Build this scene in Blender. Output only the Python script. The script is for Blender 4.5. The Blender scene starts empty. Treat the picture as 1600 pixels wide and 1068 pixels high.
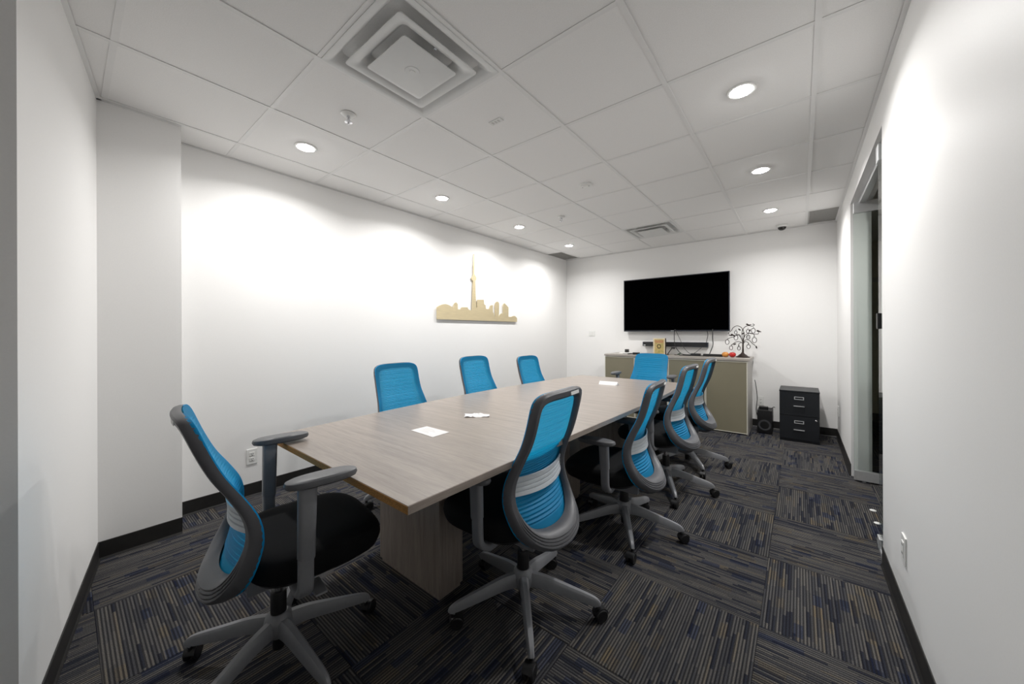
import bpy, bmesh, math, random
from mathutils import Vector, Matrix
from mathutils.geometry import tessellate_polygon
random.seed(7)
sc = bpy.context.scene
COL = sc.collection
PI = math.pi
# ------------------------------------------------------------------ camera
F, V0, YAW, ROLL, H, HC = 561.7174, 519.1284, 0.6749, .0035, 1.247, 1.292
CE = H + HC                                   # underside of the ceiling grid
_right = Vector((math.cos(YAW), math.sin(YAW), 0)); _fw = Vector((-math.sin(YAW), math.cos(YAW), 0)); _up = Vector((0, 0, 1))
CR = _right*math.cos(ROLL) - _up*math.sin(ROLL); CU = _right*math.sin(ROLL) + _up*math.cos(ROLL)
cd = bpy.data.cameras.new('camera'); cam = bpy.data.objects.new('camera', cd); COL.objects.link(cam)
cd.sensor_fit = 'HORIZONTAL'; cd.sensor_width = 36; cd.lens = F/1600*36; cd.shift_y = (V0-534)/1600; cd.clip_start = .02
M4 = Matrix((CR, CU, -_fw)).transposed().to_4x4(); M4.translation = (0, 0, H); cam.matrix_world = M4
sc.camera = cam
def at(u, v, x=None, y=None, z=None):
    d = _fw + CR*((u-800)/F) + CU*((V0-v)/F)
    t = (z-H)/d.z if z is not None else (x/d.x if x is not None else y/d.y)
    return Vector((0, 0, H)) + d*t
# ------------------------------------------------------------------ world, exposure
w = bpy.data.worlds.new('world'); sc.world = w; w.use_nodes = True
w.node_tree.nodes['Background'].inputs[0].default_value = (1, .98, .95, 1); w.node_tree.nodes['Background'].inputs[1].default_value = 0
vs = sc.view_settings; vs.view_transform = 'Standard'; vs.look = 'None'; vs.gamma = 1; vs.use_curve_mapping = False
vs.exposure = 0.42
LAMP_W, SPREAD = 10.6, 156       # watts of each ceiling downlight
XL, XR, YB, YN = -3.288, .344, 5.693, -1.35     # left wall, right wall, back wall, wall behind the camera
GX, GY, T = .0642, 1.9747, .61                   # ceiling grid origin and pitch
LIGHTS = [(GX-.5*T, GY+(k+.5)*T) for k in (0, 2, 4)] + [(GX-4.5*T, GY+(k+.5)*T) for k in (-2, 0, 2, 4)]
# ------------------------------------------------------------------ materials
def mat(name, col, rough=.5, metal=0, spec=.5, emit=None, es=0, alpha=1, trans=0, coat=0):
    m = bpy.data.materials.new(name); m.use_nodes = True; b = m.node_tree.nodes['Principled BSDF']
    b.inputs['Base Color'].default_value = (*col, 1); b.inputs['Roughness'].default_value = rough; b.inputs['Metallic'].default_value = metal
    b.inputs['Specular IOR Level'].default_value = spec; b.inputs['Transmission Weight'].default_value = trans; b.inputs['Coat Weight'].default_value = coat
    if emit: b.inputs['Emission Color'].default_value = (*emit, 1); b.inputs['Emission Strength'].default_value = es
    return m
def N(m, t, **k):
    n = m.node_tree.nodes.new(t)
    for a, v in k.items(): setattr(n, a, v)
    return n
def L(m, a, b): m.node_tree.links.new(a, b)
def mathn(m, op, a, b=None, c=None):
    n = N(m, 'ShaderNodeMath', operation=op)
    for i, v in enumerate((a, b, c)):
        if v is None: continue
        if isinstance(v, (int, float)): n.inputs[i].default_value = v
        else: L(m, v, n.inputs[i])
    return n.outputs[0]
def noisy(m, scale, amt, vec=(1, 1, 1), bump=0, detail=4, base=None, dark=None):
    """grain: object-space noise between two tones of the base colour, optional fine relief"""
    b = m.node_tree.nodes['Principled BSDF']; c = b.inputs['Base Color'].default_value[:3]
    tc = N(m, 'ShaderNodeTexCoord'); mp = N(m, 'ShaderNodeMapping'); mp.inputs['Scale'].default_value = vec
    nz = N(m, 'ShaderNodeTexNoise'); nz.inputs['Scale'].default_value = scale; nz.inputs['Detail'].default_value = detail
    L(m, tc.outputs['Object'], mp.inputs[0]); L(m, mp.outputs[0], nz.inputs['Vector'])
    rp = N(m, 'ShaderNodeValToRGB'); rp.color_ramp.elements[0].position = .3; rp.color_ramp.elements[1].position = .7
    d = dark or tuple(x*(1-amt) for x in c)
    rp.color_ramp.elements[0].color = (*d, 1); rp.color_ramp.elements[1].color = (*c, 1)
    L(m, nz.outputs['Fac'], rp.inputs[0]); L(m, rp.outputs[0], b.inputs['Base Color'])
    if bump:
        bp = N(m, 'ShaderNodeBump'); bp.inputs['Strength'].default_value = bump; bp.inputs['Distance'].default_value = .002
        L(m, nz.outputs['Fac'], bp.inputs['Height']); L(m, bp.outputs[0], b.inputs['Normal'])
    return m
M = {}
M['wall'] = noisy(mat('wall_paint', (.88, .873, .862), .5, spec=.25), 160, .02, bump=.04)
M['tile'] = noisy(mat('ceiling_tile_white', (.93, .922, .91), .95, spec=.1), 220, .05, bump=.25)
M['tee'] = noisy(mat('grid_white', (.86, .855, .845), .5), 30, .02)
M['vent'] = noisy(mat('vent_white', (.78, .785, .775), .38), 12, .04)
M['dark'] = noisy(mat('dark_void', (.03, .03, .03), .9), 10, .2)
M['grille'] = noisy(mat('grille_grey', (.60, .59, .57), .6), 40, .06)
M['base'] = noisy(mat('baseboard_black', (.018, .017, .016), .45), 30, .3)
M['seat'] = noisy(mat('seat_black', (.0075, .0078, .0085), .85, spec=.2), 420, .45, bump=.2)
M['grey'] = noisy(mat('frame_grey', (.108, .110, .120), .42), 60, .06)
M['armgrey'] = noisy(mat('arm_grey', (.22, .225, .24), .35), 60, .06)
M['pad'] = noisy(mat('arm_pad_grey', (.115, .118, .126), .45), 90, .1, bump=.05)
M['black'] = noisy(mat('plastic_black', (.011, .011, .012), .4), 60, .2)
M['portring'] = noisy(mat('port_ring_grey', (.055, .056, .062), .5), 40, .1)
M['lumbar'] = noisy(mat('lumbar_pale', (.56, .60, .64), .4), 40, .05)
M['tag'] = noisy(mat('tag_white', (.75, .75, .74), .5), 20, .03)
M['chrome'] = noisy(mat('chrome', (.72, .72, .74), .2, 1), 20, .05)
M['alu'] = noisy(mat('aluminium', (.70, .71, .72), .35, .55), 60, .04)
M['white'] = noisy(mat('white_plastic', (.80, .80, .78), .35), 30, .02)
M['paper'] = noisy(mat('paper_white', (.88, .87, .87), .8), 30, .03)
M['chip'] = noisy(mat('bare_chipboard', (.52, .26, .07), .8), 260, .5, bump=.3)
M['khaki'] = noisy(mat('khaki_door', (.215, .195, .135), .42), 3, .08)
M['ctop'] = noisy(mat('credenza_top', (.40, .365, .33), .4), 10, .25, vec=(.4, 4, 1))
M['cside'] = noisy(mat('credenza_side', (.50, .48, .45), .45), 20, .08)
M['cedge'] = noisy(mat('door_edge_trim', (.62, .60, .52), .4), 20, .05)
M['screen'] = noisy(mat('tv_screen', (.0006, .0006, .0007), .6, spec=.0), 5, .1)
M['bezel'] = noisy(mat('tv_bezel', (.012, .016, .026), .3), 20, .1)
M['file'] = noisy(mat('file_cabinet_black', (.009, .0105, .0135), .42), 200, .2, bump=.05)
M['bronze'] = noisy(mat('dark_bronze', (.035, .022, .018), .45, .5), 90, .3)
M['red'] = noisy(mat('red_gloss', (.5, .015, .012), .3), 12, .2)
M['orange'] = noisy(mat('orange_skin', (.62, .26, .05), .4), 30, .2)
M['book'] = noisy(mat('book_gold', (.55, .40, .17), .5), 30, .45, dark=(.30, .27, .08))
M['bookred'] = noisy(mat('book_copper', (.52, .27, .12), .5), 40, .3)
M['cream'] = noisy(mat('book_cream', (.72, .63, .45), .6), 40, .15)
M['camdome'] = noisy(mat('camera_dome', (.02, .018, .015), .15), 10, .1)
M['corr'] = noisy(mat('corridor_paint', (.74, .70, .60), .6), 60, .03)
m = M['skygold'] = noisy(mat('brushed_gold', (.80, .68, .44), .42, .55), 8, .12, vec=(1, 1, 14))
M['lens'] = mat('lamp_lens', (1, 1, 1), .4, emit=(1, .985, .96), es=76)
# woven mesh: light passes through the fabric
m = M['mesh'] = bpy.data.materials.new('turquoise_mesh'); m.use_nodes = True; nt = m.node_tree
b = nt.nodes['Principled BSDF']; b.inputs['Base Color'].default_value = (.003, .325, .66, 1); b.inputs['Roughness'].default_value = .55
tl = N(m, 'ShaderNodeBsdfTranslucent'); tl.inputs[0].default_value = (.006, .58, .98, 1)
mx = N(m, 'ShaderNodeMixShader'); tc = N(m, 'ShaderNodeTexCoord'); mp = N(m, 'ShaderNodeMapping'); mp.inputs['Scale'].default_value = (1, 1, 4)
nz = N(m, 'ShaderNodeTexNoise'); nz.inputs['Scale'].default_value = 260; L(m, tc.outputs['Object'], mp.inputs[0]); L(m, mp.outputs[0], nz.inputs['Vector'])
L(m, mathn(m, 'MULTIPLY_ADD', nz.outputs['Fac'], .3, .28), mx.inputs[0])
L(m, b.outputs[0], mx.inputs[1]); L(m, tl.outputs[0], mx.inputs[2])
tp_ = N(m, 'ShaderNodeBsdfTransparent'); tp_.inputs[0].default_value = (.55, .9, 1, 1); mx2 = N(m, 'ShaderNodeMixShader'); mx2.inputs[0].default_value = .07
L(m, mx.outputs[0], mx2.inputs[1]); L(m, tp_.outputs[0], mx2.inputs[2]); L(m, mx2.outputs[0], nt.nodes['Material Output'].inputs[0])
# glass
def glass_mat(name, tint, rough=0.0):
    m = bpy.data.materials.new(name); m.use_nodes = True; nt = m.node_tree; nt.nodes.remove(nt.nodes['Principled BSDF'])
    tr = N(m, 'ShaderNodeBsdfTransparent'); gl = N(m, 'ShaderNodeBsdfGlossy'); gl.inputs['Roughness'].default_value = .02
    tcn = N(m, 'ShaderNodeTexCoord'); nzn = N(m, 'ShaderNodeTexNoise'); nzn.inputs['Scale'].default_value = 3
    rp = N(m, 'ShaderNodeValToRGB'); rp.color_ramp.elements[0].color = (*[x*.985 for x in tint], 1); rp.color_ramp.elements[1].color = (*tint, 1)
    L(m, tcn.outputs['Object'], nzn.inputs['Vector']); L(m, nzn.outputs['Fac'], rp.inputs[0]); L(m, rp.outputs[0], tr.inputs[0])
    fr = N(m, 'ShaderNodeFresnel'); fr.inputs[0].default_value = 1.45; mx = N(m, 'ShaderNodeMixShader')
    L(m, fr.outputs[0], mx.inputs[0]); L(m, tr.outputs[0], mx.inputs[1]); L(m, gl.outputs[0], mx.inputs[2]); L(m, mx.outputs[0], nt.nodes['Material Output'].inputs[0])
    return m
M['glass'] = glass_mat('door_glass', (.945, .98, .962))
# laminate woods
def wood(name, c1, c2, rough, axis, sc_=1):
    m = mat(name, c1, rough); b = m.node_tree.nodes['Principled BSDF']; tc = N(m, 'ShaderNodeTexCoord'); mp = N(m, 'ShaderNodeMapping')
    s = [26, 26, 26]; s[axis] = 1.6; mp.inputs['Scale'].default_value = [x*sc_ for x in s]
    n1 = N(m, 'ShaderNodeTexNoise'); n1.inputs['Scale'].default_value = 1.3; n1.inputs['Detail'].default_value = 8; n1.inputs['Roughness'].default_value = .7; n1.inputs['Distortion'].default_value = .6
    n2 = N(m, 'ShaderNodeTexNoise'); n2.inputs['Scale'].default_value = 9; n2.inputs['Detail'].default_value = 3
    L(m, tc.outputs['Object'], mp.inputs[0]); L(m, mp.outputs[0], n1.inputs['Vector']); L(m, mp.outputs[0], n2.inputs['Vector'])
    f = mathn(m, 'ADD', mathn(m, 'MULTIPLY', n1.outputs['Fac'], .7), mathn(m, 'MULTIPLY', n2.outputs['Fac'], .3))
    rp = N(m, 'ShaderNodeValToRGB'); rp.color_ramp.elements[0].position = .36; rp.color_ramp.elements[1].position = .62
    rp.color_ramp.elements[0].color = (*c2, 1); rp.color_ramp.elements[1].color = (*c1, 1); L(m, f, rp.inputs[0]); L(m, rp.outputs[0], b.inputs['Base Color'])
    return m
M['top'] = wood('table_laminate', (.345, .295, .258), (.225, .19, .166), .30, 0)
M['topedge'] = wood('table_edge_band', (.345, .295, .258), (.225, .19, .166), .30, 1)
M['ped'] = wood('pedestal_laminate', (.345, .295, .258), (.225, .19, .166), .30, 2, 1.3)
# carpet: loop-pile stripes along the tile's own y axis, broken into short lengths
m = M['carpet'] = mat('striped_carpet', (.05, .05, .055), .97, spec=.05); b = m.node_tree.nodes['Principled BSDF']
tc = N(m, 'ShaderNodeTexCoord'); oi = N(m, 'ShaderNodeObjectInfo'); sp = N(m, 'ShaderNodeSeparateXYZ'); L(m, tc.outputs['Object'], sp.inputs[0])
X = mathn(m, 'ADD', sp.outputs[0], mathn(m, 'MULTIPLY', oi.outputs['Random'], 37.0)); Y = mathn(m, 'ADD', sp.outputs[1], mathn(m, 'MULTIPLY', oi.outputs['Random'], 19.0))
def wn(ix, iy, seed):
    c = N(m, 'ShaderNodeCombineXYZ'); L(m, ix, c.inputs[0]); L(m, iy, c.inputs[1]); c.inputs[2].default_value = seed
    n = N(m, 'ShaderNodeTexWhiteNoise', noise_dimensions='3D'); L(m, c.outputs[0], n.inputs['Vector']); return n.outputs['Value']
sx = mathn(m, 'MULTIPLY', X, 1/.0115); ix = mathn(m, 'FLOOR', sx); fx = mathn(m, 'FRACT', sx)
zero = mathn(m, 'MULTIPLY', X, 0)
off = wn(ix, zero, 3.1)
iy = mathn(m, 'FLOOR', mathn(m, 'ADD', mathn(m, 'MULTIPLY', Y, 1/.17), mathn(m, 'MULTIPLY', off, 5)))
tone = wn(ix, iy, 1.7)
bx_ = mathn(m, 'FLOOR', mathn(m, 'MULTIPLY', X, 1/.033)); boff = wn(bx_, zero, 8.3)
by_ = mathn(m, 'FLOOR', mathn(m, 'ADD', mathn(m, 'MULTIPLY', Y, 1/.085), mathn(m, 'MULTIPLY', boff, 4)))
blk = wn(bx_, by_, 5.5)
r1 = N(m, 'ShaderNodeValToRGB'); r1.color_ramp.interpolation = 'CONSTANT'; cr = r1.color_ramp
for p_, c_ in ((0, (.030, .032, .043)), (.14, (.088, .085, .083)), (.36, (.064, .064, .069)), (.56, (.122, .115, .107)), (.78, (.100, .097, .096)), (.95, (.140, .124, .102))):
    e = cr.elements[0] if p_ == 0 else cr.elements.new(p_)
    e.position = p_; e.color = (*c_, 1)
cr.elements.remove(cr.elements[-1]) if cr.elements[-1].color[0] > .9 else None
L(m, tone, r1.inputs[0])
r2 = N(m, 'ShaderNodeValToRGB'); r2.color_ramp.interpolation = 'CONSTANT'; r2.color_ramp.elements[0].color = (1, 1, 1, 1); r2.color_ramp.elements[1].position = .85; r2.color_ramp.elements[1].color = (.50, .58, .86, 1)
e = r2.color_ramp.elements.new(.93); e.color = (1.15, 1.05, .88, 1)
L(m, blk, r2.inputs[0])
mul = N(m, 'ShaderNodeMix', data_type='RGBA', blend_type='MULTIPLY'); mul.inputs['Factor'].default_value = 1; L(m, r1.outputs[0], mul.inputs['A']); L(m, r2.outputs[0], mul.inputs['B'])
ln = mathn(m, 'LESS_THAN', fx, .5)
lnc = N(m, 'ShaderNodeMix', data_type='RGBA'); L(m, mathn(m, 'MULTIPLY', ln, .78), lnc.inputs['Factor']); L(m, mul.outputs['Result'], lnc.inputs['A']); lnc.inputs['B'].default_value = (.014, .014, .018, 1)
nz = N(m, 'ShaderNodeTexNoise'); nz.inputs['Scale'].default_value = 330; L(m, tc.outputs['Object'], nz.inputs['Vector'])
spk = N(m, 'ShaderNodeMix', data_type='RGBA', blend_type='MULTIPLY'); spk.inputs['Factor'].default_value = .7; L(m, lnc.outputs['Result'], spk.inputs['A'])
rs = N(m, 'ShaderNodeValToRGB'); rs.color_ramp.elements[0].position = .3; rs.color_ramp.elements[0].color = (.35, .35, .35, 1); rs.color_ramp.elements[1].position = .65; rs.color_ramp.elements[1].color = (1.35, 1.35, 1.35, 1)
L(m, nz.outputs['Fac'], rs.inputs[0]); L(m, rs.outputs[0], spk.inputs['B']); L(m, spk.outputs['Result'], b.inputs['Base Color'])
bp = N(m, 'ShaderNodeBump'); bp.inputs['Strength'].default_value = .5; bp.inputs['Distance'].default_value = .002
L(m, mathn(m, 'ADD', mathn(m, 'SUBTRACT', 1, ln), nz.outputs['Fac']), bp.inputs['Height']); L(m, bp.outputs[0], b.inputs['Normal'])
# ------------------------------------------------------------------ mesh helpers
def obj(name, bm, m, parent=None, smooth=False, loc=(0, 0, 0), rz=0):
    me = bpy.data.meshes.new(name)
    bmesh.ops.recalc_face_normals(bm, faces=bm.faces)
    bm.to_mesh(me); bm.free()
    me.materials.append(M[m] if isinstance(m, str) else m)
    if smooth: me.polygons.foreach_set('use_smooth', [True]*len(me.polygons)); me.set_sharp_from_angle(angle=math.radians(38))
    o = bpy.data.objects.new(name, me); COL.objects.link(o); o.location = loc; o.rotation_euler = (0, 0, rz)
    if parent: o.parent = parent
    return o
def thing(name, label, cat, loc=(0, 0, 0), rz=0, group=None):
    o = bpy.data.objects.new(name, None); COL.objects.link(o); o.location = loc; o.rotation_euler = (0, 0, rz); o.empty_display_size = .05
    return tag(o, label, cat, group)
def tag(o, label, cat, group=None):
    o['label'] = label; o['category'] = cat
    if group: o['group'] = group
    return o
def struct(o, label=None):
    o['kind'] = 'structure'
    if label: o['label'] = label
    return o
def dup(o, parent=None):
    c = o.copy(); COL.objects.link(c)
    if parent: c.parent = parent
    for ch in list(o.children): dup(ch, c)
    return c
def box(x0, x1, y0, y1, z0, z1, bev=0, bm=None, seg=2):
    own = bm is None
    t = bmesh.new(); bmesh.ops.create_cube(t, size=1)
    for v in t.verts: v.co = ((x0+x1)/2+v.co.x*(x1-x0), (y0+y1)/2+v.co.y*(y1-y0), (z0+z1)/2+v.co.z*(z1-z0))
    if bev: bmesh.ops.bevel(t, geom=t.edges[:], offset=bev, segments=seg, affect='EDGES', profile=.7)
    if own: return t
    me = bpy.data.meshes.new('tmp'); t.to_mesh(me); t.free(); bm.from_mesh(me); bpy.data.meshes.remove(me); return bm
def loops(bm, rings, close=True, cap0=True, cap1=True):
    """skin a list of rings (lists of points with equal length)"""
    R = [[bm.verts.new(p) for p in r] for r in rings]; n = len(R[0])
    for a, c in zip(R, R[1:]):
        for i in range(n if close else n-1):
            j = (i+1) % n
            try: bm.faces.new((a[i], a[j], c[j], c[i]))
            except ValueError: pass
    if cap0: bm.faces.new(R[0][::-1])
    if cap1: bm.faces.new(R[-1])
    return bm
def lathe(pts, n=24, bm=None, c=(0, 0, 0)):
    bm = bm or bmesh.new()
    return loops(bm, [[(c[0]+r*math.cos(2*PI*i/n), c[1]+r*math.sin(2*PI*i/n), c[2]+z) for i in range(n)] for r, z in pts])
def spline(pts, k=6, closed=False):
    P = [Vector(p) for p in pts]; out = []
    n = len(P); rng = range(n) if closed else range(n-1)
    for i in rng:
        if closed: a, b_, c, d = P[i-1], P[i], P[(i+1) % n], P[(i+2) % n]
        else: a, b_, c, d = P[max(i-1, 0)], P[i], P[i+1], P[min(i+2, n-1)]
        for s in range(k):
            t = s/k
            out.append(.5*((2*b_)+(c-a)*t+(2*a-5*b_+4*c-d)*t*t+(3*b_-a-3*c+d)*t**3))
    if not closed: out.append(P[-1])
    return out
def sweep(path, prof, bm=None, up=(0, 1, 0), scale=None):
    """sweep a 2-D profile [(side, up)] along a path; `up` fixes the roll"""
    bm = bm or bmesh.new(); P = [Vector(p) for p in path]; U0 = Vector(up); rings = []
    for i, p in enumerate(P):
        t = (P[min(i+1, len(P)-1)]-P[max(i-1, 0)]).normalized()
        s = t.cross(U0)
        if s.length < 1e-4: s = t.orthogonal()
        s.normalize(); u = s.cross(t).normalized(); k = scale[i] if scale else (1, 1)
        rings.append([p+s*a*k[0]+u*c*k[1] for a, c in prof])
    return loops(bm, rings)
def circ(r, n=8): return [(r*math.cos(2*PI*i/n), r*math.sin(2*PI*i/n)) for i in range(n)]
def rrect(w_, h_, r, k=3):
    out = []
    for cx, cy, a0 in ((w_/2-r, h_/2-r, 0), (-w_/2+r, h_/2-r, 90), (-w_/2+r, -h_/2+r, 180), (w_/2-r, -h_/2+r, 270)):
        for i in range(k+1):
            a = math.radians(a0+90*i/k); out.append((cx+r*math.cos(a), cy+r*math.sin(a)))
    return out
def tube(pts, r, n=7, k=5, bm=None): return sweep(spline(pts, k), circ(r, n), bm, up=(.31, .2, .93))
def prism(pts, ax, d0, d1):
    """extrude a polygon: ax='z' pts (x,y), 'x' pts (y,z), 'y' pts (x,z)"""
    bm = bmesh.new()
    def P(p, d): return (p[0], p[1], d) if ax == 'z' else ((d, p[0], p[1]) if ax == 'x' else (p[0], d, p[1]))
    loops(bm, [[P(p, d0) for p in pts], [P(p, d1) for p in pts]], cap0=False, cap1=False); bm.verts.ensure_lookup_table(); n = len(pts)
    for tri in tessellate_polygon([[Vector((p[0], p[1], 0)) for p in pts]]):
        for o_ in (0, n):
            try: bm.faces.new([bm.verts[o_+k] for k in tri])
            except ValueError: pass
    return bm
def interp(tab, z):
    tab = sorted(tab)
    if z <= tab[0][0]: return tab[0][1]
    for (a, va), (c, vc) in zip(tab, tab[1:]):
        if z <= c:
            t = (z-a)/(c-a); return va+(vc-va)*t
    return tab[-1][1]
def smooth_tab(pts, k=8): return sorted([(p.x, p.y) for p in spline([(a, b_, 0) for a, b_ in pts], k)])
# ================================================================== THE ROOM
# ---- floor with carpet tiles
fl = struct(obj('floor', box(XL-.1, XR+1.6, YN-.1, 7.4, -.06, -.008), 'dark'))
CT, CX0, CY0 = .587, -.138, 1.846
def inside_y0(x):   # lower y limit of the carpet at x (slanted wall by the camera)
    return YN if x > -1.72 else None
SA, SB = Vector((-3.02, .118)), Vector((-1.726, -.08))      # slanted wall from the pillar to its free corner
def carpet_piece(poly, along_y, cxy):
    """poly = clipped corners in world xy"""
    rz = 0 if along_y else PI/2; bm = bmesh.new(); ca, sa = math.cos(-rz), math.sin(-rz)
    loc = [((p[0]-cxy[0])*ca-(p[1]-cxy[1])*sa, (p[0]-cxy[0])*sa+(p[1]-cxy[1])*ca) for p in poly]
    cx, cy = sum(p[0] for p in loc)/len(loc), sum(p[1] for p in loc)/len(loc)
    ins = [(p[0]+(.0018 if p[0] < cx else -.0018), p[1]+(.0018 if p[1] < cy else -.0018)) for p in loc]
    loops(bm, [[(p[0], p[1], -.009) for p in loc], [(p[0], p[1], -.0025) for p in loc], [(p[0], p[1], 0) for p in ins]], cap0=False)
    obj('carpet_tile', bm, 'carpet', fl, loc=(cxy[0], cxy[1], 0), rz=rz)
def clip(poly, n, d):     # keep n.p <= d
    out = []
    for i in range(len(poly)):
        a, c = Vector(poly[i]), Vector(poly[(i+1) % len(poly)]); fa, fc = n.dot(a)-d, n.dot(c)-d
        if fa <= 0: out.append(a)
        if fa*fc < 0: out.append(a+(c-a)*(fa/(fa-fc)))
    return out
sn = Vector((-(SB-SA).y, (SB-SA).x)); sn = -sn if sn.y > 0 else sn; sn.normalize()   # points to the wall's back
for i in range(-6, 4):
    for j in range(-6, 10):
        x0, y0 = CX0+i*CT, CY0+j*CT
        xm = XR if (y0+CT < 2.73 or y0 > 4.25) else XR
        poly = [Vector(p) for p in ((x0, y0), (x0+CT, y0), (x0+CT, y0+CT), (x0, y0+CT))]
        for n_, d_ in ((Vector((1, 0)), 1.55), (Vector((-1, 0)), -XL), (Vector((0, -1)), -YN), (Vector((0, 1)), 7.1)): poly = clip(poly, n_, d_) if poly else poly
        if not poly: continue
        if x0 < -1.726 and y0 < .6:
            poly = clip(poly, sn, sn.dot(SA))
            if poly and min(p.y for p in poly) < -.1: poly = clip(poly, Vector((0, -1)), .12)
        area = abs(sum(poly[k].x*poly[(k+1) % len(poly)].y-poly[(k+1) % len(poly)].x*poly[k].y for k in range(len(poly))))/2 if len(poly) > 2 else 0
        if area < .002: continue
        carpet_piece(poly, (i+j) % 2 == 0, (x0+CT/2, y0+CT/2))
# ---- walls
WH = CE+.12
struct(obj('wall_left', box(XL-.12, XL, .3, YB+.12, 0, WH), 'wall'))
struct(obj('wall_back', box(XL-.12, XR+.13, YB, YB+.12, 0, WH), 'wall'))
# pillar + slanted wall + return beside the camera, one outline
PX, PY = -3.02, .465
near = [(XL-.12, PY), (PX, PY), (SA.x, SA.y), (SB.x, SB.y), (SB.x-.02, YN), (XL-.12, YN)]
struct(obj('wall_pillar', prism(near, 'z', 0, WH), 'wall'))
struct(obj('wall_behind', box(SB.x-.1, XR+.13, YN-.12, YN, 0, WH), 'wall'))
DY0, DY1, DZ, WT = 2.728, 4.252, 2.342, .13       # opening in the right wall
bm = box(XR, XR+WT, YN, DY0, 0, WH); box(XR, XR+WT, DY1, YB, 0, WH, bm=bm); box(XR, XR+WT, DY0, DY1, DZ, WH, bm=bm)
struct(obj('wall_right', bm, 'wall'))
# corridor beyond the door
struct(obj('wall_corridor_end', box(XR+WT, 1.6, 7.1, 7.2, 0, WH), 'corr'))
struct(obj('wall_corridor_side', box(1.55, 1.65, 1.2, 7.1, 0, WH), 'corr'))
struct(obj('wall_corridor_near', box(XR+WT, 1.6, 1.2, 1.3, 0, WH), 'corr'))
struct(obj('wall_corridor_left', box(XR+.02, XR+WT, YB+.12, 7.1, 0, WH), 'corr'))
struct(obj('ceiling_corridor', box(XR+WT, 1.6, 1.2, 7.2, 2.50, WH), 'tile'))
struct(obj('baseboard_corridor', box(XR+WT, 1.55, 7.09, 7.1, 0, .10), 'base'))
struct(obj('trim_corridor', box(.50, 1.45, 7.06, 7.1, 1.93, 1.99, .004), 'grille'))
# ---- baseboards (vinyl cove with a small toe)
def base_run(name, a, c, nrm, h=.1):
    a, c = Vector((*a, 0)), Vector((*c, 0)); n = Vector((*nrm, 0)).normalized()
    prof = [(0, 0), (.011, 0), (.0095, .004), (.005, .012), (.0045, h-.002), (.003, h), (0, h)]
    bm = bmesh.new(); loops(bm, [[p+n*q[0]+Vector((0, 0, q[1])) for q in prof] for p in (a, c)])
    struct(obj(name, bm, 'base'))
base_run('baseboard_left', (XL, PY), (XL, YB), (1, 0))
base_run('baseboard_back', (XL, YB), (XR, YB), (0, -1))
base_run('baseboard_pillar', (PX, SA.y), (PX, PY), (1, 0))
base_run('baseboard_slant', (SA.x, SA.y), (SB.x, SB.y), (-sn.x, -sn.y))
base_run('baseboard_right', (XR, YN), (XR, DY0), (-1, 0))
base_run('baseboard_right_far', (XR, DY1), (XR, YB), (-1, 0))
# ---- ceiling: structure slab, tiles, tees, perimeter angle
ceil_ = struct(obj('ceiling', box(XL-.12, XR+.13, YN-.12, YB+.12, CE+.04, CE+.12), 'tile'))
vent_cells = {(-3, -2), (-3, 4)}; grille_cells = {(0, 5), (-6, 5)}
TW = .012
def wallclip(x0, x1, y0, y1):
    poly = [Vector(p) for p in ((x0, y0), (x1, y0), (x1, y1), (x0, y1))]
    for n_, d_ in ((Vector((1, 0)), XR), (Vector((-1, 0)), -XL), (Vector((0, -1)), -YN), (Vector((0, 1)), YB)):
        poly = clip(poly, n_, d_) if poly else poly
    return poly
def clip_near(poly):
    if not poly: return poly
    if min(p.x for p in poly) < PX-.005 and min(p.y for p in poly) < PY:
        if max(p.x for p in poly) <= PX+.15 : poly = clip(poly, Vector((0, -1)), -PY)
    if poly and min(p.x for p in poly) < SB.x and min(p.y for p in poly) < .5:
        q = clip(poly, sn, sn.dot(SA))
        if q and min(p.y for p in q) < -.1: q = clip(q, Vector((0, -1)), .1)
        poly = q
    return poly
for i in range(-6, 1):
    for j in range(-6, 7):
        if (i, j) in vent_cells or (i, j) in grille_cells: continue
        x0, y0 = GX+i*T, GY+j*T
        poly = clip_near(wallclip(x0+.003, x0+T-.003, y0+.003, y0+T-.003))
        if not poly or len(poly) < 3 or min(max(p.x for p in poly)-min(p.x for p in poly), max(p.y for p in poly)-min(p.y for p in poly)) < .02: continue
        c = (x0+T/2, y0+T/2); hole = None
        obj('ceiling_tile', loops(bmesh.new(), [[(p.x-c[0], p.y-c[1], z) for p in poly] for z in (.004, .019)]), 'tile', ceil_, loc=(c[0], c[1], CE))
for i in range(-5, 1):
    x = GX+i*T; y0 = YN if x > SB.x else SA.y+(SB-SA).y/(SB-SA).x*(x-SA.x)+.004
    bm = box(x-TW, x+TW, y0, YB-.002, CE, CE+.003); box(x-.003, x+.003, y0, YB-.002, CE+.003, CE+.032, bm=bm); obj('main_tee', bm, 'tee', ceil_)
for j in range(-5, 7):
    y = GY+j*T
    x0 = XL if y > PY else (SB.x if y < -.05 else -3.0)
    if y > YB: continue
    bm = box(x0+.002, XR-.002, y-TW, y+TW, CE+.0012, CE+.0035); box(x0+.002, XR-.002, y-.003, y+.003, CE+.0035, CE+.03, bm=bm); obj('cross_tee', bm, 'tee', ceil_)
def angle_run(name, a, c, n):
    a, c, n = Vector((*a, 0)), Vector((*c, 0)), Vector((*n, 0)).normalized()
    prof = [(0, -.001), (.019, -.001), (.019, .001), (.0015, .001), (.0015, .018), (0, .018)]
    struct(obj(name, loops(bmesh.new(), [[p+n*q[0]+Vector((0, 0, CE+q[1])) for q in prof] for p in (a, c)]), 'tee'))
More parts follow.
